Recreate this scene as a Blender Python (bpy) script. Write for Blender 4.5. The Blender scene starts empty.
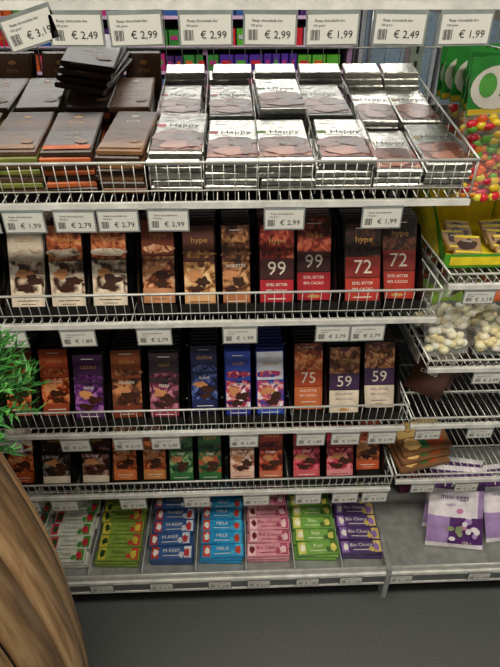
import bpy, math, random
from mathutils import Matrix, Vector
random.seed(7)
R=random.random
def U(a,b): return a+(b-a)*R()
scn=bpy.context.scene

# ------------------------------------------------------------ materials
def lin(h):
    h=h.lstrip('#'); c=[int(h[i:i+2],16)/255 for i in (0,2,4)]
    return tuple((x/12.92 if x<=.04045 else ((x+.055)/1.055)**2.4) for x in c)
_m={}
def P(hexc,rough=.42,metal=0.,coat=0.,var=.18,scale=35,emit=0,alpha=1,bump=0,name=None):
    key=(hexc,rough,metal,coat,var,scale,emit,alpha,bump)
    if key in _m: return _m[key]
    m=bpy.data.materials.new(name or 'mat_'+hexc.lstrip('#'))
    m.use_nodes=True; nt=m.node_tree; b=nt.nodes['Principled BSDF']
    c=lin(hexc)
    tc=nt.nodes.new('ShaderNodeTexCoord'); n=nt.nodes.new('ShaderNodeTexNoise')
    n.inputs['Scale'].default_value=scale; n.inputs['Detail'].default_value=3
    nt.links.new(tc.outputs['Object'],n.inputs['Vector'])
    r=nt.nodes.new('ShaderNodeValToRGB')
    r.color_ramp.elements[0].position=.3; r.color_ramp.elements[1].position=.7
    r.color_ramp.elements[0].color=(*[x*(1-var) for x in c],1)
    r.color_ramp.elements[1].color=(*[min(1,x*(1+var)) for x in c],1)
    nt.links.new(n.outputs['Fac'],r.inputs['Fac']); nt.links.new(r.outputs['Color'],b.inputs['Base Color'])
    b.inputs['Roughness'].default_value=rough; b.inputs['Metallic'].default_value=metal
    b.inputs['Coat Weight'].default_value=coat; b.inputs['Alpha'].default_value=alpha
    if emit:
        nt.links.new(r.outputs['Color'],b.inputs['Emission Color']); b.inputs['Emission Strength'].default_value=emit
    if bump:
        bp=nt.nodes.new('ShaderNodeBump'); bp.inputs['Strength'].default_value=bump; bp.inputs['Distance'].default_value=.004
        nt.links.new(n.outputs['Fac'],bp.inputs['Height']); nt.links.new(bp.outputs['Normal'],b.inputs['Normal'])
    _m[key]=m; return m
def pic(c1,c2,c3,scale=90,rough=.35,name='printed_picture'):
    key=('pic',c1,c2,c3,scale)
    if key in _m: return _m[key]
    m=bpy.data.materials.new(name); m.use_nodes=True; nt=m.node_tree; b=nt.nodes['Principled BSDF']
    tc=nt.nodes.new('ShaderNodeTexCoord'); v=nt.nodes.new('ShaderNodeTexNoise'); v.inputs['Scale'].default_value=scale*.55
    v.inputs['Detail'].default_value=2; v.inputs['Distortion'].default_value=1.2
    nt.links.new(tc.outputs['Object'],v.inputs['Vector'])
    r=nt.nodes.new('ShaderNodeValToRGB')
    r.color_ramp.elements[0].position=.36; r.color_ramp.elements[0].color=(*lin(c1),1)
    r.color_ramp.elements[1].position=.66; r.color_ramp.elements[1].color=(*lin(c3),1)
    e=r.color_ramp.elements.new(.5); e.color=(*lin(c2),1)
    nt.links.new(v.outputs['Fac'],r.inputs['Fac']); nt.links.new(r.outputs['Color'],b.inputs['Base Color'])
    b.inputs['Roughness'].default_value=rough
    _m[key]=m; return m

WIRE=P('#cfd0cb',.35,.25,name='wire_coating'); CHROME=P('#b4b7b6',.35,.5,name='metal_rail')
RAIL=P('#dadad6',.35,name='price_rail')
BLACK=P('#0b0909',.6,name='black_card')
SILVER=P('#c2c2bc',.28,.78,bump=.5,scale=75,name='silver_foil')
SILV2=P('#8f908c',.3,.8,bump=.5,scale=75,name='silver_foil_dark')
WHITE=P('#e6e2d8',.45,var=.04); TAG=P('#dcdcd6',.4,var=.03,name='tag_card'); INK=P('#26262a',.5)
HOLD=P('#8d9292',.2,.1,name='tag_holder'); GOLD=P('#b98a4c',.4)
TAN=P('#c98a5a',.4); CHOC=P('#3a1d10',.35,bump=.2)
NUMC=P('#d6ccbe',.45,name='number_print')

# ------------------------------------------------------------ mesh builder
_txt={}
def text_mesh(s):
    if s in _txt: return _txt[s]
    c=bpy.data.curves.new('t','FONT'); c.body=s; c.size=1; c.align_x='CENTER'; c.align_y='CENTER'; c.resolution_u=2
    o=bpy.data.objects.new('t',c); scn.collection.objects.link(o)
    bpy.context.view_layer.update()
    me=o.evaluated_get(bpy.context.evaluated_depsgraph_get()).to_mesh()
    vs=[tuple(v.co) for v in me.vertices]; fs=[tuple(p.vertices) for p in me.polygons]
    bpy.data.objects.remove(o); bpy.data.curves.remove(c)
    _txt[s]=(vs,fs); return _txt[s]
I4=Matrix.Identity(4)
class MB:
    def __init__(s): s.v=[];s.f=[];s.m=[];s.sm=[];s.mats=[]
    def mi(s,m):
        if m not in s.mats: s.mats.append(m)
        return s.mats.index(m)
    def raw(s,vs,fs,mat,M=I4,smooth=False):
        b=len(s.v); k=s.mi(mat)
        for p in vs: s.v.append(tuple(M@Vector(p)))
        for f in fs: s.f.append(tuple(b+i for i in f)); s.m.append(k); s.sm.append(smooth)
    def box(s,x0,x1,y0,y1,z0,z1,mat,M=I4):
        vs=[(x,y,z) for z in (z0,z1) for y in (y0,y1) for x in (x0,x1)]
        s.raw(vs,[(0,2,3,1),(4,5,7,6),(0,1,5,4),(2,6,7,3),(0,4,6,2),(1,3,7,5)],mat,M)
    def cbox(s,x0,x1,y0,y1,z0,z1,c,mat,M=I4):
        def ring(i,z): return [(x0+i,y0+i,z),(x1-i,y0+i,z),(x1-i,y1-i,z),(x0+i,y1-i,z)]
        vs=ring(c,z0)+ring(0,z0+c)+ring(0,z1-c)+ring(c,z1)
        fs=[(3,2,1,0),(12,13,14,15)]
        for k in range(3):
            for i in range(4):
                j=(i+1)%4; fs.append((k*4+i,k*4+j,k*4+4+j,k*4+4+i))
        s.raw(vs,fs,mat,M)
    def quad(s,pts,mat,M=I4): s.raw(pts,[tuple(range(len(pts)))],mat,M)
    def rect(s,x0,x1,y0,y1,z,mat,M=I4): s.quad([(x0,y0,z),(x1,y0,z),(x1,y1,z),(x0,y1,z)],mat,M)
    def ell(s,cx,cy,rx,ry,z,mat,M=I4,n=14,jit=0):
        pts=[]
        for i in range(n):
            a=2*math.pi*i/n; k=1+jit*(R()-.5)
            pts.append((cx+rx*k*math.cos(a),cy+ry*k*math.sin(a),z))
        s.quad(pts,mat,M)
    def text(s,M,st,size,mat,x=0,y=0,z=0,sx=1):
        vs,fs=text_mesh(st)
        s.raw([(x+p[0]*size*sx,y+p[1]*size,z) for p in vs],fs,mat,M)
    def tube(s,p,q,r,mat,n=5,r2=None):
        p=Vector(p);q=Vector(q);d=(q-p)
        if d.length<1e-6: return
        d.normalize(); a=d.orthogonal().normalized(); b=d.cross(a); r2=r if r2 is None else r2
        vs=[tuple(c+(a*math.cos(2*math.pi*i/n)+b*math.sin(2*math.pi*i/n))*rr) for c,rr in((p,r),(q,r2)) for i in range(n)]
        fs=[(i,(i+1)%n,n+(i+1)%n,n+i) for i in range(n)]+[tuple(range(n))[::-1],tuple(range(n,2*n))]
        s.raw(vs,fs,mat,smooth=True)
    def sph(s,c,r,mat,M=I4,seg=8,rings=6):
        vs=[(c[0],c[1],c[2]-r[2])]; fs=[]
        for j in range(1,rings):
            t=math.pi*j/rings
            for i in range(seg):
                a=2*math.pi*i/seg
                vs.append((c[0]+r[0]*math.sin(t)*math.cos(a),c[1]+r[1]*math.sin(t)*math.sin(a),c[2]-r[2]*math.cos(t)))
        vs.append((c[0],c[1],c[2]+r[2])); T=len(vs)-1
        for i in range(seg):
            k=(i+1)%seg; fs.append((0,1+k,1+i)); fs.append((T,1+(rings-2)*seg+i,1+(rings-2)*seg+k))
            for j in range(rings-2): fs.append((1+j*seg+i,1+j*seg+k,1+(j+1)*seg+k,1+(j+1)*seg+i))
        s.raw(vs,fs,mat,M,True)
    def lathe(s,prof,mat,c=(0,0,0),n=32):
        vs=[];fs=[]
        for r,z in prof:
            for i in range(n):
                a=2*math.pi*i/n; vs.append((c[0]+r*math.cos(a),c[1]+r*math.sin(a),c[2]+z))
        for j in range(len(prof)-1):
            for i in range(n):
                k=(i+1)%n; fs.append((j*n+i,j*n+k,(j+1)*n+k,(j+1)*n+i))
        s.raw(vs,fs,mat,smooth=True)
    def build(s,name,parent=None):
        xs=[p[0] for p in s.v];ys=[p[1] for p in s.v];zs=[p[2] for p in s.v]
        o=Vector(((min(xs)+max(xs))/2,(min(ys)+max(ys))/2,min(zs)))
        me=bpy.data.meshes.new(name); me.from_pydata([tuple(Vector(p)-o) for p in s.v],[],s.f)
        for m in s.mats: me.materials.append(m)
        me.polygons.foreach_set('material_index',s.m); me.polygons.foreach_set('use_smooth',s.sm); me.update()
        ob=bpy.data.objects.new(name,me); scn.collection.objects.link(ob); ob.location=o
        if parent: ob.parent=parent
        return ob
def frame(x,y,z,alpha,yaw=0,roll=0):
    return Matrix.Translation((x,y,z))@Matrix.Rotation(math.radians(yaw),4,'Z')@Matrix.Rotation(math.radians(alpha),4,'X')@Matrix.Rotation(math.radians(roll),4,'Y')
c=P
# ------------------------------------------------------------ room
XE=.412      # joint between the two bays
XL=-.84; XR=1.30
YB=1.29
def plane_obj(name,x0,x1,y0,y1,z0,z1,mat):
    b=MB(); b.box(x0,x1,y0,y1,z0,z1,mat); return b.build(name)
fl=P('#5a5d5d',.5,var=.5,scale=330,name='speckled_vinyl_floor')
plane_obj('floor',-4,4,-3,7,-.1,0,fl)
plane_obj('ceiling',-4,4,-3,7,3.1,3.2,P('#b4b2a8',.8,name='ceiling_panel'))
plane_obj('wall_back',-4,4,6.9,7,0,3.1,P('#8f9698',.7,name='painted_wall'))
lamp=P('#ffffff',.5,emit=5,var=.01,name='fluorescent_tube')
for i,(lx,ly) in enumerate([(-.6,-.5),(.9,-.5),(-.6,2.6),(1.2,2.6),(-.6,4.2),(1.2,4.2)]):
    b=MB(); b.box(lx-.65,lx+.65,ly-.09,ly+.09,3.06,3.099,WHITE)
    b.tube((lx-.6,ly-.04,3.04),(lx+.6,ly-.04,3.04),.013,lamp,8); b.tube((lx-.6,ly+.04,3.04),(lx+.6,ly+.04,3.04),.013,lamp,8)
    b.build('fluorescent_ceiling_lamp')
def area(name,loc,rot,sx,sy,pw,col=(1,1,1)):
    l=bpy.data.lights.new(name,'AREA'); l.shape='RECTANGLE'; l.size=sx; l.size_y=sy; l.energy=pw; l.color=col
    o=bpy.data.objects.new(name,l); o.location=loc; o.rotation_euler=[math.radians(a) for a in rot]; scn.collection.objects.link(o)
area('aisle_light',(0.1,-.35,3.0),(0,0,0),3.0,.25,72,(1,.92,.77))
area('rear_aisle_light',(0.3,3.2,3.0),(0,0,0),4,.6,85,(1,.95,.88))
w=bpy.data.worlds.new('world'); scn.world=w; w.use_nodes=True
w.node_tree.nodes['Background'].inputs[0].default_value=(.90,.86,.77,1); w.node_tree.nodes['Background'].inputs[1].default_value=.25

# ------------------------------------------------------------ shelving
unit=bpy.data.objects.new('wire_shelving_unit',None); scn.collection.objects.link(unit)
def wire_shelf(name,x0,x1,yf,z,fence,slope=0,step=.0185,depth_step=.018,label_h=.009,mid=True):
    b=MB(); sl=math.tan(math.radians(slope))
    yb=YB-.012
    zb=z+(yb-yf)*sl
    n=int(round((x1-x0)/depth_step))
    for i in range(n+1):
        x=x0+(x1-x0)*i/n; b.tube((x,yf,z),(x,yb,zb),.0011,WIRE,4)
    for t in (0,.33,.66,1): b.tube((x0,yf+(yb-yf)*t,z-.003+(zb-z)*t),(x1,yf+(yb-yf)*t,z-.003+(zb-z)*t),.0026,WIRE,6)
    n=int(round((x1-x0)/step))
    for i in range(n+1):
        x=x0+(x1-x0)*i/n; b.tube((x,yf-.001,z-.004),(x,yf-.006,z+fence),.00085,WIRE,4)
    b.tube((x0,yf-.006,z+fence),(x1,yf-.006,z+fence),.0026,WIRE,6)
    if mid: b.tube((x0,yf-.003,z+fence*.28),(x1,yf-.003,z+fence*.28),.0011,WIRE,5)
    for x in (x0,x1):
        b.tube((x,yf-.006,z+fence),(x,yb,zb+fence),.0022,WIRE,5)
        for k in range(12):
            t=k/11; b.tube((x,yf+(yb-yf)*t,z+(zb-z)*t),(x,yf+(yb-yf)*t,z+fence+(zb-z)*t),.0010,WIRE,4)
        b.box(x-.0015,x+.0015,yf+.05,yb,zb-.03,zb-.005,CHROME)
    b.box(x0,x1,yf-.010,yf-.004,z-label_h-.002,z-.001,RAIL)
    return b.build(name,unit)
ROW={0:(.80,1.562,.06,0),1:(.865,1.272,.066,11),2:(.885,1.018,.064,0),3:(.917,.684,.07,0),4:(.92,.456,.045,0)}
for r,(yf,z,fh,sl) in ROW.items():
    wire_shelf('wire_shelf_%d'%r,XL,XE-.003,yf,z,fh,sl)
RB={0:(.80,1.562,.06),1:(.90,1.085,.022),2:(.90,.875,.02),3:(.92,.684,.022),4:(.93,.47,.022)}
for r,(yf,z,fh) in RB.items():
    wire_shelf('side_bay_wire_shelf_%d'%r,XE+.012,XR,yf,z,fh,0,mid=False)
b=MB()
for x in (XL-.01,XE+.004,XR+.01):
    b.box(x-.014,x+.014,YB,YB+.05,0,2.1,CHROME)
    for k in range(60):
        b.box(x-.003,x+.003,YB-.0012,YB,.25+k*.03,.265+k*.03,INK)
b.build('uprights',unit)
b=MB()
for i in range(int((XR-XL)/.035)):
    x=XL+.035*i; b.tube((x,YB+.02,1.34),(x,YB+.02,2.05),.0012,WIRE,4)
for z in (1.36,1.46,1.62,1.78,2.04): b.tube((XL,YB+.02,z),(XR,YB+.02,z),.0022,WIRE,5)
b.build('back_mesh',unit)
b=MB(); b.box(XL,XR,YB+.018,YB+.03,.0,1.34,P('#15171a',.7,name='dark_back_panel')); b.build('back_panel',unit)
b=MB(); DK=P('#9a9d9a',.4,.3,name='deck_steel')
for x0,x1 in ((XL,XE-.002),(XE+.008,XR)):
    b.box(x0,x1,.825,YB,.178,.198,DK)
    b.box(x0,x1,.818,.826,.165,.232,P('#b9bbb7',.4,.2))
    b.box(x0,x1,.812,.818,.205,.216,RAIL); b.box(x0,x1,.812,.818,.166,.173,RAIL)
    b.box(x0,x1,.814,.8178,.173,.205,P('#5c6264',.3))
    b.box(x0,x1,.90,.91,0,.178,P('#1d1f20',.6,name='kick_plate'))
    b.tube((x0,.822,.234),(x1,.822,.234),.003,WIRE,6)
b.box(XE-.004,XE+.010,.81,.92,.10,.24,CHROME)
b.build('base_deck',unit)

# ------------------------------------------------------------ price tags
def tag(b,x,y,z,w=.066,h=.034,rot=0,price='€ 2,99',tilt=90):
    M=Matrix.Translation((x,y,z))@Matrix.Rotation(math.radians(rot+U(-.8,.8)),4,'Y')@Matrix.Rotation(math.radians(tilt),4,'X')
    b.box(-w/2-.0025,w/2+.0025,-h-.0025,.005,-.0015,0,HOLD,M)
    b.rect(-w/2,w/2,-h,0,.0006,TAG,M)
    b.text(M,price,.0125,INK,x=.010,y=-h*.68,z=.001,sx=1.05)
    b.text(M,'Reep chocolade bio',.0045,INK,x=-.004,y=-h*.2,z=.001,sx=1.1)
    b.text(M,'100 gram',.0038,INK,x=-.018,y=-h*.36,z=.001,sx=1.1)
    for k in range(8): b.rect(-w/2+.004+k*.0016,-w/2+.004+k*.0016+(.001 if k%3 else .0005),-h+.005,-h*.5,.001,INK,M)
prices=['€ 2,99','€ 1,99','€ 3,19','€ 2,49','€ 2,79','€ 1,89']
TG={0:(229,757,.788,1.546,[(31,-16),(79,0),(137,-2),(206,0),(270,0),(332,0),(400,1),(466,0)]),
    1:(232,572,.853,1.258,[(-60,0),(-15,0),(29,0),(78,0),(120,0),(169,0),(283,0),(380,0)]),
    2:(234,492,.873,1.003,[(-30,0),(12,0),(79,0),(154,0),(239,0),(332,0),(367,0)]),
    3:(236,410,.905,.668,[(10,0),(76,0),(128,0),(165,0),(243,0),(310,0),(345,0),(382,0)]),
    4:(238,371,.908,.441,[(30,0),(67,0),(134,0),(197,0),(256,0),(308,0),(345,0),(375,0)]),
    5:(240,360,.810,.206,[(50,0),(103,0),(162,0),(220,0),(259,0),(308,0),(352,0),(403,0),(483,0)])}
for r,(cc,S,y,z,l) in TG.items():
    b=MB()
    for px,rot in l:
        tag(b,(px-cc)/S,y,z,rot=rot,price=random.choice(prices),w=.066 if r<5 else .060,h=.034 if r<5 else .028)
    b.build('price_tags',unit)
b=MB()
for x,y,z in ((.49,.888,1.07),(.60,.888,1.07),(.56,.888,.86),(.68,.888,.86),(.47,.908,.668),(.60,.908,.668),(.50,.918,.455),(.62,.918,.455)):
    tag(b,x,y,z,price=random.choice(prices),h=.026,w=.06)
b.build('price_tags',unit)

# ------------------------------------------------------------ chocolate bars
def pack(b,M,W,L,T,base,design=None):
    b.cbox(-W/2,W/2,0,L,0,T,.0022,base,M)
    if design:
        z=T
        for e in design:
            z+=.00025
            k=e[0]
            if k=='r': b.rect(-W/2+e[1]*W,-W/2+e[2]*W,e[3]*L,e[4]*L,z,e[5],M)
            elif k=='e': b.ell(-W/2+e[1]*W,e[2]*L,e[3]*W,e[4]*L,z,e[5],M,jit=e[6] if len(e)>6 else 0)
            elif k=='t': b.text(M,e[1],e[4],e[5],x=-W/2+e[2]*W,y=e[3]*L,z=z,sx=e[6] if len(e)>6 else 1)
PIC_CH=pic('#2a120a','#6b3a20','#c08a60'); PIC_OR=pic('#5a1d0c','#b4562c','#e8a068'); PIC_RED=pic('#3b0708','#8a2418','#c86a48')
PIC_W=pic('#3a2014','#d8c0a8','#f2ead8',60); PIC_DK=pic('#140a08','#2c1710','#6a3a28')
SCR=['hype','noir','cacao','dolce','hype']
def tall(base,up,mid,low,num=None,sub='EDEL BITTER',tc=None,tcn=None,numc=None,upc=None):
    """wrapper artwork: scripted panel on top, picture or number in the middle, coloured panel below"""
    tc=tc or WHITE; tcn=NUMC; s=random.choice(SCR)
    if num:
        return [('r',.03,.97,.60,.985,upc or PIC_RED),('t','hype',.52,.80,.017,GOLD,1.1),('r',.30,.70,.925,.935,tc),
          ('r',.03,.97,.36,.60,numc or base),('t',num,.5,.475,.039,tcn,1.0),
          ('r',.03,.97,.015,.35,low),('t',sub,.5,.29,.008,tc,.95),('t','80% CACAO',.5,.22,.008,tc,.95),('r',.25,.75,.12,.13,tc),('e',.5,.06,.18,.022,GOLD,.2)]
    return [('r',.03,.97,.58,.985,up),('e',.5,.66,.47,.05,mid,.4),('t',s,.52,.82,.016,GOLD,1.1),('r',.30,.70,.925,.935,tc),
       ('r',.03,.97,.16,.57,mid),('e',U(.3,.42),.42,.24,.055,TAN,.7),('e',U(.55,.7),.34,.24,.06,CHOC,.7),('e',U(.35,.6),.25,.22,.045,CHOC,.6),
       ('r',.03,.97,.015,.19,low),('t',sub,.5,.52,.009,tc,.95),('r',.2,.8,.10,.11,tc),('r',.3,.7,.06,.067,tc)]
def tray(x,yf,z,W,base,design,L=.172,T=.012,n=8,lean=66,inner=None,H=.15):
    b=MB()
    w=W/2+.004; dep=.05+n*.0145+L*math.cos(math.radians(lean))*.55
    dep=min(dep,YB-.02-yf); M0=Matrix.Translation((x,yf,z))
    b.box(-w,w,0,dep,0,.002,BLACK,M0)
    b.box(-w,w,-.001,.001,0,.026,BLACK,M0)
    b.box(-w,w,dep-.002,dep,0,H,BLACK,M0)
    for s in (-1,1):
        for o in (0,.0015):
            X=x+s*(w-o)
            b.quad([(X,yf,z),(X,yf+dep,z),(X,yf+dep,z+H),(X,yf+dep*.45,z+H*.98),(X,yf+.004,z+.03)],BLACK)
    k0=random.choice((0,0,0,1,2))
    for i in range(k0,n):
        yy=yf+i*.0145+.016
        M=frame(x+U(-.0015,.0015),yy,z+.003,lean+U(-2,2)*(i==k0),U(-1.6,1.6),U(-1.4,1.4))
        pack(b,M,W*.96,L*U(.99,1),T,base,design if i==k0 else None)
        if i>k0: b.rect(-W*.46,W*.46,L*.62,L*.98,T+.0002,inner or base,M)
    b.build('chocolate_bar_display')
DKB=c('#1c0f0c',.35); DK2=c('#140e12',.35)
def r2(px,W,*a,**k): tray((px-234)/500,.897,1.022,W,*a,**k)
WH2=c('#dccdb8',.4)
RED=c('#a8202a',.35); ORG=c('#a84a26',.35); BRN=c('#6b2f1c',.35); LTAN=c('#c99a70',.4)
RB_=c('#8a3c22',.4)
r2(-55,.072,DKB,tall(DKB,BRN,PIC_OR,ORG)); r2(-15,.072,DKB,tall(DKB,BRN,PIC_OR,ORG))
r2(27,.074,WH2,tall(WH2,WH2,PIC_W,WH2,tc=CHOC,sub='MELK'),H=.10)
r2(67,.074,DKB,tall(DKB,PIC_OR,PIC_W,WH2,tc=CHOC,sub='WHITE NUT'),inner=RB_)
r2(109,.076,DKB,tall(DKB,PIC_OR,PIC_W,WH2,tc=CHOC,sub='WHITE NUT'),inner=RB_)
r2(157,.072,DKB,tall(DKB,c('#7b3520'),pic('#5a2414','#c4784a','#f0c8a0'),c('#c58b62'),tc=CHOC,sub='PRALINE'),inner=RB_)
r2(200,.068,DKB,tall(DKB,c('#53261a'),pic('#5a3018','#c08850','#e8c898'),c('#d0a070'),tc=CHOC,sub='NOUGAT'))
r2(237,.060,DKB,tall(DKB,PIC_CH,pic('#3a1d10','#94603a','#d0a070'),c('#a8683e'),tc=WHITE,sub='NOISETTE'))
r2(277,.074,DKB,tall(DKB,None,None,RED,'99',numc=c('#3a0c10')),inner=c('#7c2418'))
r2(317,.076,DKB,tall(DKB,None,None,RED,'99',numc=c('#3a0c10')),inner=c('#7c2418'))
r2(364,.078,DKB,tall(DKB,None,None,c('#a82e20'),'72',numc=c('#7e1d16'),upc=PIC_DK))
r2(404,.078,DKB,tall(DKB,None,None,c('#a82e20'),'72',numc=c('#7e1d16'),upc=PIC_DK))
def r3(px,W,*a,**k): tray((px-236)/424,.93,.688,W,*a,**k)
BLU=c('#26348c',.35); PUR=c('#5a2f6e',.35)
r3(12,.072,DKB,tall(DKB,BRN,PIC_OR,ORG))
r3(50,.074,DKB,tall(DKB,c('#a8462a'),PIC_OR,c('#8e3f22'),sub='ORANGE'))
r3(87,.074,DK2,tall(DK2,c('#3c1e48'),pic('#2a0f33','#5c2a6c','#a86ab0'),c('#4a2858'),sub='CASSIS'))
r3(124,.078,DKB,tall(DKB,c('#8a4524'),pic('#2a1710','#6a3a24','#c08050'),c('#70301c'),sub='FEINHERB'))
r3(163,.076,DK2,tall(DK2,c('#33212c'),pic('#1b0f14','#6d2842','#c08090'),c('#8a3048'),sub='TERRA'))
r3(203,.070,DK2,tall(DK2,c('#1a2350'),pic('#0b0e22','#24347a','#6f80b8'),c('#1d2758'),sub='BLAUE'))
r3(238,.064,BLU,tall(BLU,c('#2a409a'),pic('#10205a','#c03038','#e8e8f0'),c('#27308a'),sub='COW MILK'))
r3(271,.070,BLU,tall(BLU,c('#c8ccd8'),pic('#2c3f98','#c22f36','#e8e8ee'),c('#2c49a8'),sub='MILK COW',tc=WHITE))
r3(312,.076,DKB,tall(c('#7c2a18'),None,None,c('#c2683a'),'75',numc=c('#a8421e'),upc=PIC_OR))
r3(348,.080,DK2,tall(DK2,None,None,WH2,'59',tc=PUR,numc=c('#3c2448'),upc=PIC_CH))
r3(387,.082,DK2,tall(DK2,None,None,WH2,'59',tc=PUR,numc=c('#3c2448'),upc=PIC_CH))
def r4(px,W,*a,**k): tray((px-238)/376,.932,.460,W,*a,**k,)
kw=dict(L=.158,H=.135)
GRN=c('#2f6b3a',.35)
r4(22,.074,DKB,tall(DKB,WH2,PIC_OR,ORG),**kw)
r4(58,.078,DK2,tall(DK2,DKB,pic('#0b0a0a','#2b2725','#8b847c'),WH2,tc=WHITE,sub='PUR'),**kw)
r4(97,.078,DK2,tall(DK2,DKB,pic('#0b0a0a','#4b2725','#ab8a80'),WH2,tc=WHITE,sub='PUR'),**kw)
r4(125,.068,DKB,tall(ORG,c('#c4602e'),PIC_OR,c('#c8703a'),sub='MANDEL'),**kw)
r4(154,.066,DKB,tall(DKB,c('#8a4a2a'),PIC_OR,c('#c08048'),sub='KARAMEL'),**kw)
r4(182,.068,DK2,tall(GRN,c('#274f2e'),pic('#10301a','#2f6a3c','#88a870'),GRN,sub='MINT'),**kw)
r4(211,.066,DK2,tall(GRN,c('#274f2e'),pic('#10301a','#2f6a3c','#b04030'),GRN,sub='CHILI'),**kw)
r4(243,.070,DKB,tall(LTAN,c('#c89a84'),pic('#7a4030','#d8a890','#e8d0c0'),c('#d8b0a0'),tc=CHOC,sub='ROSE'),**kw)
r4(271,.068,DKB,tall(DKB,c('#7c2a22'),PIC_RED,c('#c06a50'),sub='CHERRY'),**kw)
r4(308,.078,DKB,tall(RED,c('#8e1c2a'),pic('#4a0a14','#b8283e','#d87080'),c('#c85a60'),sub='BERRY'),**kw)
r4(341,.078,DKB,tall(DKB,c('#a8283a'),pic('#2a0a10','#b82a3e','#e09098'),c('#d88a90'),tc=CHOC,sub='ERDBEER'),**kw)
r4(372,.070,DKB,tall(ORG,c('#b8482c'),PIC_OR,c('#c05a34'),sub='ORANGE'),**kw)

# ------------------------------------------------------------ row 1 stacks
SL=11
def on1(y): return 1.276+(y-.865)*math.tan(math.radians(SL))
def stack(b,x,y,n,W,L,T,bases,design,yaw=0,z=None,sl=SL,jit=.0035):
    z=on1(y) if z is None else z
    a=math.radians(sl)
    for i in range(n):
        h=i*(T+.0006)
        M=frame(x+U(-jit,jit),y-math.sin(a)*h+U(-jit,jit),z+math.cos(a)*h,sl,yaw+U(-1.8,1.8))
        pack(b,M,W,L,T,bases[i%len(bases)],design if i==n-1 else None)
GSQ=c('#5f8a3a',.5); CR=pic('#3c1a10','#84483a','#c09480',60)
CHUNK=c('#5b2e22',.3,bump=.3); CHUNK2=c('#96604c',.3,bump=.3)
def silver_design(sub,acc,name='Happy'):
    return [('r',.03,.20,.62,.69,acc),('t',name,.56,.66,.020,INK,1.05),('t',sub,.5,.575,.0075,INK),
      ('r',.02,.98,.05,.46,CR),('e',.5,.46,.42,.07,CR,.3),('e',.25,.36,.24,.10,CHUNK2,.5),('e',.66,.38,.28,.10,CHUNK,.5),('e',.5,.18,.34,.10,CHUNK2,.4),('e',.82,.2,.16,.10,CHUNK,.6),
      ('t','bio',.87,.93,.010,acc),('r',.1,.4,.90,.915,INK)]
RACC=c('#a82a34')
for x,W,acc in ((-.094,.088,RACC),(.001,.088,RACC),(.094,.092,GSQ),(.192,.094,GSQ),(.286,.080,c('#a9905a')),(.367,.078,c('#a9905a'))):
    b=MB(); n=random.choice((5,5,6)) if x<.25 else 3+(x>.3)
    stack(b,x,.884,n,W,.158,.0115,[SILVER,SILV2],silver_design('RIJSTMELK CHOCO',acc),yaw=U(-2,2))
    m=random.choice((5,6)) if x<.25 else 4
    stack(b,x+U(-.004,.004),1.055,m,W*.97,.158,.0115,[SILV2,SILVER],silver_design('AMANDEL',acc,'Happy'),yaw=U(-3,3))
    for q in range(4):
        M=frame(x+U(-.004,.004),1.205+.006*q,on1(1.215)+.030+.0122*q,14,U(-3,3)); pack(b,M,W*.95,.05,.0115,SILVER)
    b.build('chocolate_bar_stack')
BR1=c('#5e4632',.35); BR2=c('#38261c',.35); CU=c('#8a6240',.4); EG=c('#7a8038',.5); EO=c('#c0602c',.5); TP=c('#54392a',.4); TP2=c('#6b4d38',.3)
def brown_design(tc,tp=TP,band=None):
    d=[('r',.04,.96,.5,.96,tp),('t','tree',.5,.72,.015,tc),('e',.5,.84,.10,.035,tc,.3),('t','pure dark',.5,.40,.008,tc),('e',.75,.22,.14,.05,CU,.4),('r',.3,.7,.3,.305,tc)]
    if band: d+=[('r',.04,.96,.03,.12,band)]
    return d
OT=c('#d8a060')
for x,W,bs,tc,n,bd in ((-.545,.08,[BR2,BR1,EG],OT,5,CU),(-.452,.08,[BR1,EG],OT,7,CU),(-.357,.082,[BR1,EG],OT,7,CU),(-.268,.082,[BR2,EO],OT,7,EO),(-.186,.076,[CU,BR2],WHITE,7,c('#8a6a4a'))):
    b=MB()
    stack(b,x,.884,n,W,.156,.0105,bs,brown_design(tc,TP,bd),yaw=U(-4,4))
    stack(b,x+.002,1.055,n,W*.97,.156,.0105,bs,brown_design(tc,BR2 if x<-.2 else CU),yaw=U(-5,5))
    for k in range(3):
        M=frame(x+U(-.004,.004),1.20+.013*k,on1(1.19)+.002,66,U(-3,3)); pack(b,M,W*.95,.125,.0105,BR2 if k else BR1,brown_design(OT,TP2) if k==0 else None)
    b.build('chocolate_bar_stack')
b=MB()
for i in range(4):
    M=frame(-.290+.007*i,1.10+.002*i,1.405+.0125*i,16,-16+5*i,8)
    pack(b,M,.10,.15,.011,DKB if i%2 else BR2,brown_design(OT,DKB) if i==3 else None)
b.build('chocolate_bar_stack')
b=MB()
for x in (-.135,-.045,.047,.144,.240):
    b.tube((x-.002,.875,1.35),(x-.002,1.26,1.42),.0014,WIRE,4)
    for k in range(8):
        y=.875+.055*k; b.tube((x-.002,y,on1(y)),(x-.002,y,on1(y)+.065),.001,WIRE,4)
b.build('wire_dividers',unit)
b=MB()
for i in range(13):
    x=-.78+i*.09
    for k in range(4): b.cbox(x-.04,x+.04,.83,1.1,1.571+k*.03,1.599+k*.03,.002,random.choice((SILVER,BR1,RED,PUR,GRN)))
b.build('boxed_chocolate_stack')

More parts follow.
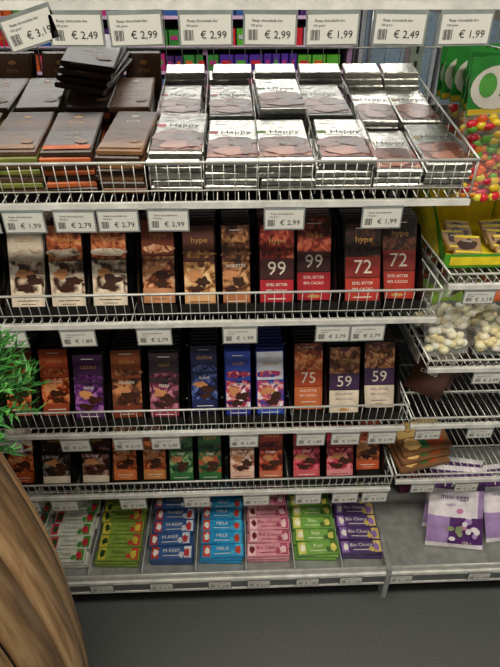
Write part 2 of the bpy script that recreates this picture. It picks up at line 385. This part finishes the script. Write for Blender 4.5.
# ------------------------------------------------------------ base deck bars
def small_design(name,acc,acc2,tc):
    return [('r',0.03,.20,.06,.94,acc),('r',.80,.97,.06,.94,acc2),('e',.13,.5,.06,.28,tc,.5),('t',name,.50,.62,.0135,tc,1.1),('r',.3,.74,.22,.27,tc),('e',.86,.45,.07,.3,acc,.5),('e',.74,.3,.06,.22,acc2,.5)]
groups=[(-.625,'Fruit',c('#d8d8cc'),RED,GRN,INK),(-.490,'Choco',c('#cfd0c4'),c('#c02838'),c('#4c8f3c'),c('#1f4f2a')),(-.345,'Noten',c('#7f983c'),c('#c8b840'),c('#b8402c'),c('#20421c')),
 (-.195,'M-REEP',c('#2f558e'),c('#b03030'),c('#c8ccd8'),WHITE),(-.050,'MELK',c('#1f8fc8'),c('#c04030'),c('#48b0d8'),WHITE),
 (.086,'Bio Choco',c('#dc94a2'),c('#f0c8c8'),c('#b04a6a'),c('#6a1024')),(.222,'Rijst',c('#76a84c'),c('#d8d068'),c('#4a7030'),c('#f0f0d0')),
 (.350,'Bio Choco',c('#4a3468'),c('#8a68b0'),c('#c8b060'),WHITE)]
for x,nm,base,a1,a2,tc in groups:
    b=MB(); d=small_design(nm,a1,a2,tc)
    for k in range(7):
        y=.868+k*.040
        top=3 if k<4 else random.choice((2,3))
        for j in range(top):
            M=frame(x+U(-.005,.005),y-j*.001+U(-.001,.001),.200+j*.0135+min(k,4)*.0035,9,U(-3,3))
            pack(b,M,.120,.0375,.0125,base,d if j==top-1 else None)
    b.build('candy_bar_display')
b=MB()
for x in (-.56,-.417,-.270,-.122,.019,.154,.288):
    b.box(x-.001,x+.001,.83,1.2,.199,.232,P('#c8ccd0',.2,name='divider_plastic'))
b.build('deck_dividers',unit)

# ------------------------------------------------------------ bags
def pillow(b,M,W,H,T,matf,n=10,m=12):
    vs=[];fs=[]
    for side in (1,-1):
        for j in range(m+1):
            for i in range(n+1):
                u=i/n;v=j/m
                puff=(math.sin(math.pi*u)**.5)*(math.sin(math.pi*v)**.55) if 0<u<1 and 0<v<1 else 0
                wr=.0015*math.sin(u*37+v*9)*math.sin(v*31+u*5)
                vs.append(((u-.5)*W*(1-.05*math.sin(math.pi*v)),v*H,side*(T/2*puff+(wr if puff else 0))))
    N=(n+1)*(m+1)
    for s in range(2):
        for j in range(m):
            for i in range(n):
                a=s*N+j*(n+1)+i
                q=(a,a+1,a+n+2,a+n+1)
                fs.append((q if s==0 else q[::-1],matf((i+.5)/n,(j+.5)/m,s)))
    bymat={}
    for q,mt in fs: bymat.setdefault(mt,[]).append(q)
    for mt,qs in bymat.items(): b.raw(vs,qs,mt,M,True)
CLEAR=P('#e8f0f0',.1,alpha=.12,var=.02,name='clear_film')
HG=c('#2a8a34',.4); jel=[c(h,.2,coat=.5) for h in ('#d8202c','#f0601a','#f0c820','#e03a60','#c01830','#f08a20','#e8d840','#6ab030')]
def jelly(x,nb,nf):
    b=MB()
    for k in range(nb):
        y=.975+k*.038; M=Matrix.Translation((x+U(-.004,.004),y,1.225))@Matrix.Rotation(math.radians(86),4,'X')@Matrix.Rotation(math.radians(U(-3,3)),4,'Z')
        pillow(b,M,.150,.165,.04,lambda u,v,s:CLEAR)
        M2=M@Matrix.Translation((0,.158,0))
        b.box(-.072,.072,0,.095,-.001,.001,HG,M2)
        b.ell(-.024,.045,.046,.036,.0016,WHITE,M2,20); b.ell(-.040,.05,.016,.020,.0020,c('#58a848',.4),M2,16)
        b.text(M2,'jelly',.030,HG,x=.005,y=.047,z=.0024); b.rect(-.07,.07,.002,.012,.0016,c('#e0c030'),M2)
        b.ell(0,.085,.010,.005,.002,INK,M2)
        if k<nf:
            for i in range(240 if k==0 else 130):
                b.sph((U(-.066,.066),U(.010,.154),U(-.012,.012)),(U(.008,.014),U(.006,.010),.006),random.choice(jel),M,6,5)
    b.tube((x,.94,1.478),(x,YB,1.478),.002,WIRE); b.tube((x,.94,1.478),(x,.935,1.49),.002,WIRE)
    b.build('jelly_candy_bags')
jelly(.507,6,4); jelly(.675,5,1)
# green/yellow display carton
b=MB(); LG=c('#4f9a28',.4); YL=c('#ecd62c',.4)
x0,x1,y0,y1,z0=.432,.640,.955,1.20,1.091
b.box(x0,x1,y0,y1,z0,z0+.003,YL)
b.box(x0,x1,y0-.002,y0,z0,z0+.030,LG); b.box(x0+.012,x1-.012,y0-.0032,y0-.0022,z0+.006,z0+.024,YL)
b.box(x0,x1,y1,y1+.002,z0,z0+.13,LG); b.box(x0+.006,x1-.006,y1-.002,y1,z0,z0+.125,YL)
b.text(frame((x0+x1)/2,y1-.0024,z0+.085,90),'bio',.05,LG)
for X,s in ((x0,1),(x1,-1)):
    b.quad([(X-s*.0015,y0+.01,z0+.004),(X-s*.0015,y1-.004,z0+.004),(X-s*.0015,y1-.004,z0+.122),(X-s*.0015,y0+.10,z0+.088)],YL)
    b.quad([(X,y0,z0),(X,y1,z0),(X,y1,z0+.13),(X,y0+.10,z0+.095),(X,y0,z0+.030)],LG)
    b.quad([(X+s*.002,y0,z0),(X+s*.002,y1,z0),(X+s*.002,y1,z0+.122),(X+s*.002,y0+.10,z0+.088),(X+s*.002,y0,z0+.027)],YL)
PK=c('#a5845a',.3)
for k in range(4):
    for i in range(2):
        M=frame(x0+.060+i*.092+U(-.006,.006),y0+.035+k*.022,z0+.006+.003*k,18,U(-16,16),U(-6,6))
        pack(b,M,.056,.058,.010,PK,[('e',.5,.5,.36,.3,CHOC,.5),('r',.05,.95,.86,.97,YL),('t','reep',.5,.68,.011,WHITE),('r',.05,.95,.02,.12,YL)])
b.build('snack_display_carton')
def sweets_bag(x,y,z,seed,top,cols):
    random.seed(seed); b=MB()
    M=Matrix.Translation((x,y,z))@Matrix.Rotation(math.radians(66),4,'X')@Matrix.Rotation(math.radians(U(-6,6)),4,'Z')
    pillow(b,M,.102,.135,.052,lambda u,v,s:CLEAR)
    for i in range(60):
        u=U(-.040,.040);v=U(.013,.112); b.sph((u,v,U(-.010,.013)),(U(.010,.013),U(.009,.011),.010),random.choice(cols),M,8,6)
    for i in range(9):
        a=(i-4)/4; b.quad([(-.008+i*.002,.125,0),(.008-i*.001,.125,.002),(a*.045+.009,.175,.006*math.sin(i*2)),(a*.045-.009,.178,-.006*math.cos(i))],CLEAR if i%3 else top,M)
    b.sph((0,.127,0),(.014,.006,.012),top,M)
    for s in (-1,1): b.quad([(0,.127,.012),(s*.034,.146,.016),(s*.038,.120,.014)],top,M)
    b.build('sweets_bag')
WS=[c('#f2e8c8',.35),c('#e8d69e',.35),c('#f6f0e0',.35),c('#e2deb8',.35)]
for i,(x,y) in enumerate(((.478,.935),(.586,.93),(.695,.935),(.478,1.05),(.590,1.045),(.478,1.16),(.59,1.16))):
    sweets_bag(x,y,.880,20+i,c('#c8602a') if i%2 else c('#6a8a30'),WS)
random.seed(5)
b=MB(); BB=c('#4a2e24',.3); BW=c('#c8bcae',.4)
for k in range(4):
    M=frame(.482+.040*k,1.02+.045*k,.692,52-4*k,-42,0)
    pillow(b,M,.10,.17,.03,lambda u,v,s:BB if (v<.55 or u<.2) else BW); b.text(M,'cacao',.02,WHITE,y=.06,z=.0175)
b.build('cocoa_snack_bags')
b=MB()
for k in range(3):
    M=frame(.512+.004*k,.955+.012*k,.476+.018*k,14,14)
    pack(b,M,.150,.100,.016,c('#7a5434',.4),[('r',.05,.95,.50,.95,c('#c8a868')),('t','Cookies',.5,.72,.024,c('#5a2a10')),('e',.25,.28,.16,.2,c('#d8b070'),.3),('e',.7,.28,.2,.2,ORG,.4),('r',.4,.55,.1,.4,GRN)])
b.build('cookie_pack_stack')
def pbag(x,y,z,lean,yaw,W,H):
    b=MB(); PU=c('#5a2f70',.3); WHT=c('#e6e0e8',.3); LP=c('#a88ac0',.35); PKK=c('#c880a8',.35)
    M=frame(x,y,z,lean,yaw)
    def mf(u,v,s):
        if v>.94: return WHT
        if v>.72: return PU
        if v<.05: return WHT
        if v<.40: return PU if u>.40 else LP
        if u>.86: return LP
        return WHT
    pillow(b,M,W,H,.035,mf,16,18)
    b.text(M,'PAAS',.042,WHITE,x=.004,y=H*.81,z=.0190)
    b.text(M,'mini eggs',.022,PU,x=-.01,y=H*.64,z=.0200); b.text(M,'vegan',.013,LP,x=-.02,y=H*.55,z=.0205)
    for i in range(14):
        cx,cy=U(-W*.15,W*.34),U(H*.14,H*.48); col=random.choice((LP,PKK,c('#8a9a70',.35),WHT))
        b.ell(cx,cy,U(.007,.011),U(.006,.009),.0205+.0003*i,col,M,12)
    b.text(M,'150 g',.012,WHITE,x=.03,y=H*.09,z=.0185)
    b.build('candy_egg_bag')
pbag(.630,.895,.203,56,-8,.165,.24)
pbag(.635,.955,.203,60,-12,.155,.225)
pbag(.810,.915,.203,52,6,.155,.225)
b=MB()
for k in range(4):
    M=frame(.58+.01*k,1.11+.03*k,.203,60,5); pack(b,M,.12,.12,.02,c('#5a2438',.4),[('t','candy',.5,.7,.024,WHITE),('e',.5,.35,.3,.2,c('#c04a78'),.3)])
b.build('candy_box_stack')

# ------------------------------------------------------------ barrel
BC=(-.657,.462); BH=1.05
def brad(t): return .288+.050*math.sin(math.pi*t)
def woodmat(name,k,off):
    wood=bpy.data.materials.new(name); wood.use_nodes=True; nt=wood.node_tree; bs=nt.nodes['Principled BSDF']
    tc=nt.nodes.new('ShaderNodeTexCoord'); mp=nt.nodes.new('ShaderNodeMapping'); mp.inputs['Scale'].default_value=(30,30,2.2); mp.inputs['Location'].default_value=(off,off*2,off)
    nz=nt.nodes.new('ShaderNodeTexNoise'); nz.inputs['Scale'].default_value=2.4; nz.inputs['Detail'].default_value=10; nz.inputs['Distortion'].default_value=.4
    rp=nt.nodes.new('ShaderNodeValToRGB')
    def col(h): return (*[min(1,x*k) for x in lin(h)],1)
    rp.color_ramp.elements[0].position=.28; rp.color_ramp.elements[0].color=col('#8a6844')
    rp.color_ramp.elements[1].position=.72; rp.color_ramp.elements[1].color=col('#d8b688')
    e=rp.color_ramp.elements.new(.5); e.color=col('#bb946a')
    nt.links.new(tc.outputs['Object'],mp.inputs['Vector']); nt.links.new(mp.outputs[0],nz.inputs['Vector']); nt.links.new(nz.outputs['Fac'],rp.inputs['Fac'])
    nt.links.new(rp.outputs['Color'],bs.inputs['Base Color']); bs.inputs['Roughness'].default_value=.42
    bp=nt.nodes.new('ShaderNodeBump'); bp.inputs['Strength'].default_value=.35; bp.inputs['Distance'].default_value=.002
    nt.links.new(nz.outputs['Fac'],bp.inputs['Height']); nt.links.new(bp.outputs['Normal'],bs.inputs['Normal'])
    return wood
woods=[woodmat('oak_stave_a',1.0,0),woodmat('oak_stave_b',.72,3),woodmat('oak_stave_c',1.2,7)]
wood=woods[0]
b=MB(); NS=26; K=22
GAP=c('#1c110a',.8)
b.lathe([(brad(t/K)-.010,BH*t/K) for t in range(K+1)],GAP,(BC[0],BC[1],0),52)
for s in range(NS):
    a0=2*math.pi*s/NS; da=2*math.pi/NS
    vs=[];fs=[]; cols=[(.035,-.009),(.08,0),(.5,.002),(.92,0),(.965,-.009)]
    for t in range(K+1):
        r=brad(t/K)
        for (u,o) in cols:
            a=a0+da*u; vs.append((BC[0]+(r+o)*math.cos(a),BC[1]+(r+o)*math.sin(a),BH*t/K))
    n=len(cols)
    for t in range(K):
        for i in range(n-1): fs.append((t*n+i,t*n+i+1,(t+1)*n+i+1,(t+1)*n+i))
    b.raw(vs,fs,woods[(s*7)%3],smooth=True)
HOOP=c('#6a6862',.4,.7)
for t0,t1 in ((.02,.055),(.16,.195),(.945,.98)):
    b.lathe([(brad(t0)+.001,BH*t0),(brad(t0)+.005,BH*t0),(brad(t1)+.005,BH*t1),(brad(t1)+.001,BH*t1)],HOOP,(BC[0],BC[1],0),44)
b.lathe([(.001,BH-.002),(.285,BH-.002)],wood,(BC[0],BC[1],0),44)
b.build('wooden_barrel')
# ------------------------------------------------------------ conifer in pot
b=MB(); PX,PY,PZ=-.462,.53,BH+.003
b.lathe([(.001,0),(.045,0),(.055,.035),(.060,.035),(.060,.045),(.052,.045),(.05,.035),(.001,.035)],c('#7a4a34',.7),(PX,PY,PZ),24)
NG=[c(h,.5) for h in ('#33782f','#4a9a40','#6cb858','#235a26')]
b.tube((PX,PY,PZ+.03),(PX,PY,PZ+.10),.009,c('#4a3424'),6,.003)
for i in range(420):
    t=i/420
    h=PZ+.025+.055*t; rad=.190*(1-.2*t**2); a=i*2.4+U(-.2,.2); L=rad*U(.8,1.05); el=U(-.02,.15)+.30*t
    p=Vector((PX,PY,h)); d=Vector((math.cos(a)*math.cos(el),math.sin(a)*math.cos(el),math.sin(el)))
    q=p+d*L; b.tube(p,q,.0018,NG[3],4,.0008)
    for k in range(30):
        tt=.4+.62*k/30; o=p+d*L*tt
        nd=(d*.7+Vector((U(-1,1),U(-1,1),U(-.5,1)))*.8).normalized(); ln=U(.012,.022)
        sd=nd.cross(Vector((0,0,1))).normalized()*.0024
        b.quad([tuple(o-sd),tuple(o+sd),tuple(o+nd*ln)],NG[random.randrange(4)])
b.build('potted_conifer')

# ------------------------------------------------------------ shelving beyond
bgu=bpy.data.objects.new('background_shelving_unit',None); scn.collection.objects.link(bgu)
b=MB(); bg=P('#8a6a88',.5); bx0,bx1=-2.6,1.0
for z in (.25,.55,.78,.965,1.15,1.36,1.62,1.9):
    b.box(bx0,bx1,4.85,5.3,z-.012,z,bg); b.box(bx0,bx1,4.835,4.85,z-.02,z+.004,P('#c8a8c8',.5))
b.box(bx0,bx1,5.3,5.33,0,2.1,P('#4a3448',.7))
for x in (bx0,-1.4,-.2,bx1): b.box(x-.02,x+.02,4.86,5.34,0,2.1,bg)
b.build('frame',bgu)
b=MB(); cols=[c(h,.5) for h in ('#8a1880','#b02070','#2a7a2a','#c01020','#401a88','#b8b0c0','#1c5090','#d03060','#4a9a20','#3a0c58','#c85818')]
for zi,z in enumerate((.25,.55,.78,.965,1.15,1.36,1.62)):
    x=bx0+.03
    while x<bx1-.1:
        col=random.choice(cols); nrep=random.randint(1,4); wd=U(.07,.13); h=(.13 if zi>1 else .2)*U(.85,1)
        for k in range(nrep):
            if x>bx1-.14: break
            b.box(x,x+wd-.012,4.86,5.1,z+.001,z+h,col); b.box(x+.015,x+wd-.03,4.856,4.859,z+h*.4,z+h*.65,random.choice((cols[5],cols[1],cols[3],cols[8],cols[10])))
            x+=wd
        if x>bx1-.14: break
b.build('boxed_goods',bgu)
b=MB(); GL=P('#7f94a4',.1,.2,name='cooler_glass')
for i in range(3):
    x=1.15+i*.75; b.box(x,x+.7,5.2,5.8,0,2.1,P('#a8adb0',.4)); b.box(x+.04,x+.66,5.18,5.2,.2,2.0,GL); b.tube((x+.08,5.15,.9),(x+.08,5.15,1.5),.012,CHROME,8)
b.build('glass_door_cooler')

# ------------------------------------------------------------ camera
cam=bpy.data.cameras.new('camera'); co=bpy.data.objects.new('camera',cam); scn.collection.objects.link(co)
cam.sensor_fit='VERTICAL'; cam.sensor_height=24; cam.lens=24*520/667; cam.clip_start=.02
co.location=(0,0,1.58); co.rotation_euler=(math.radians(56),0,math.radians(-2)); scn.camera=co
scn.view_settings.view_transform='Standard'
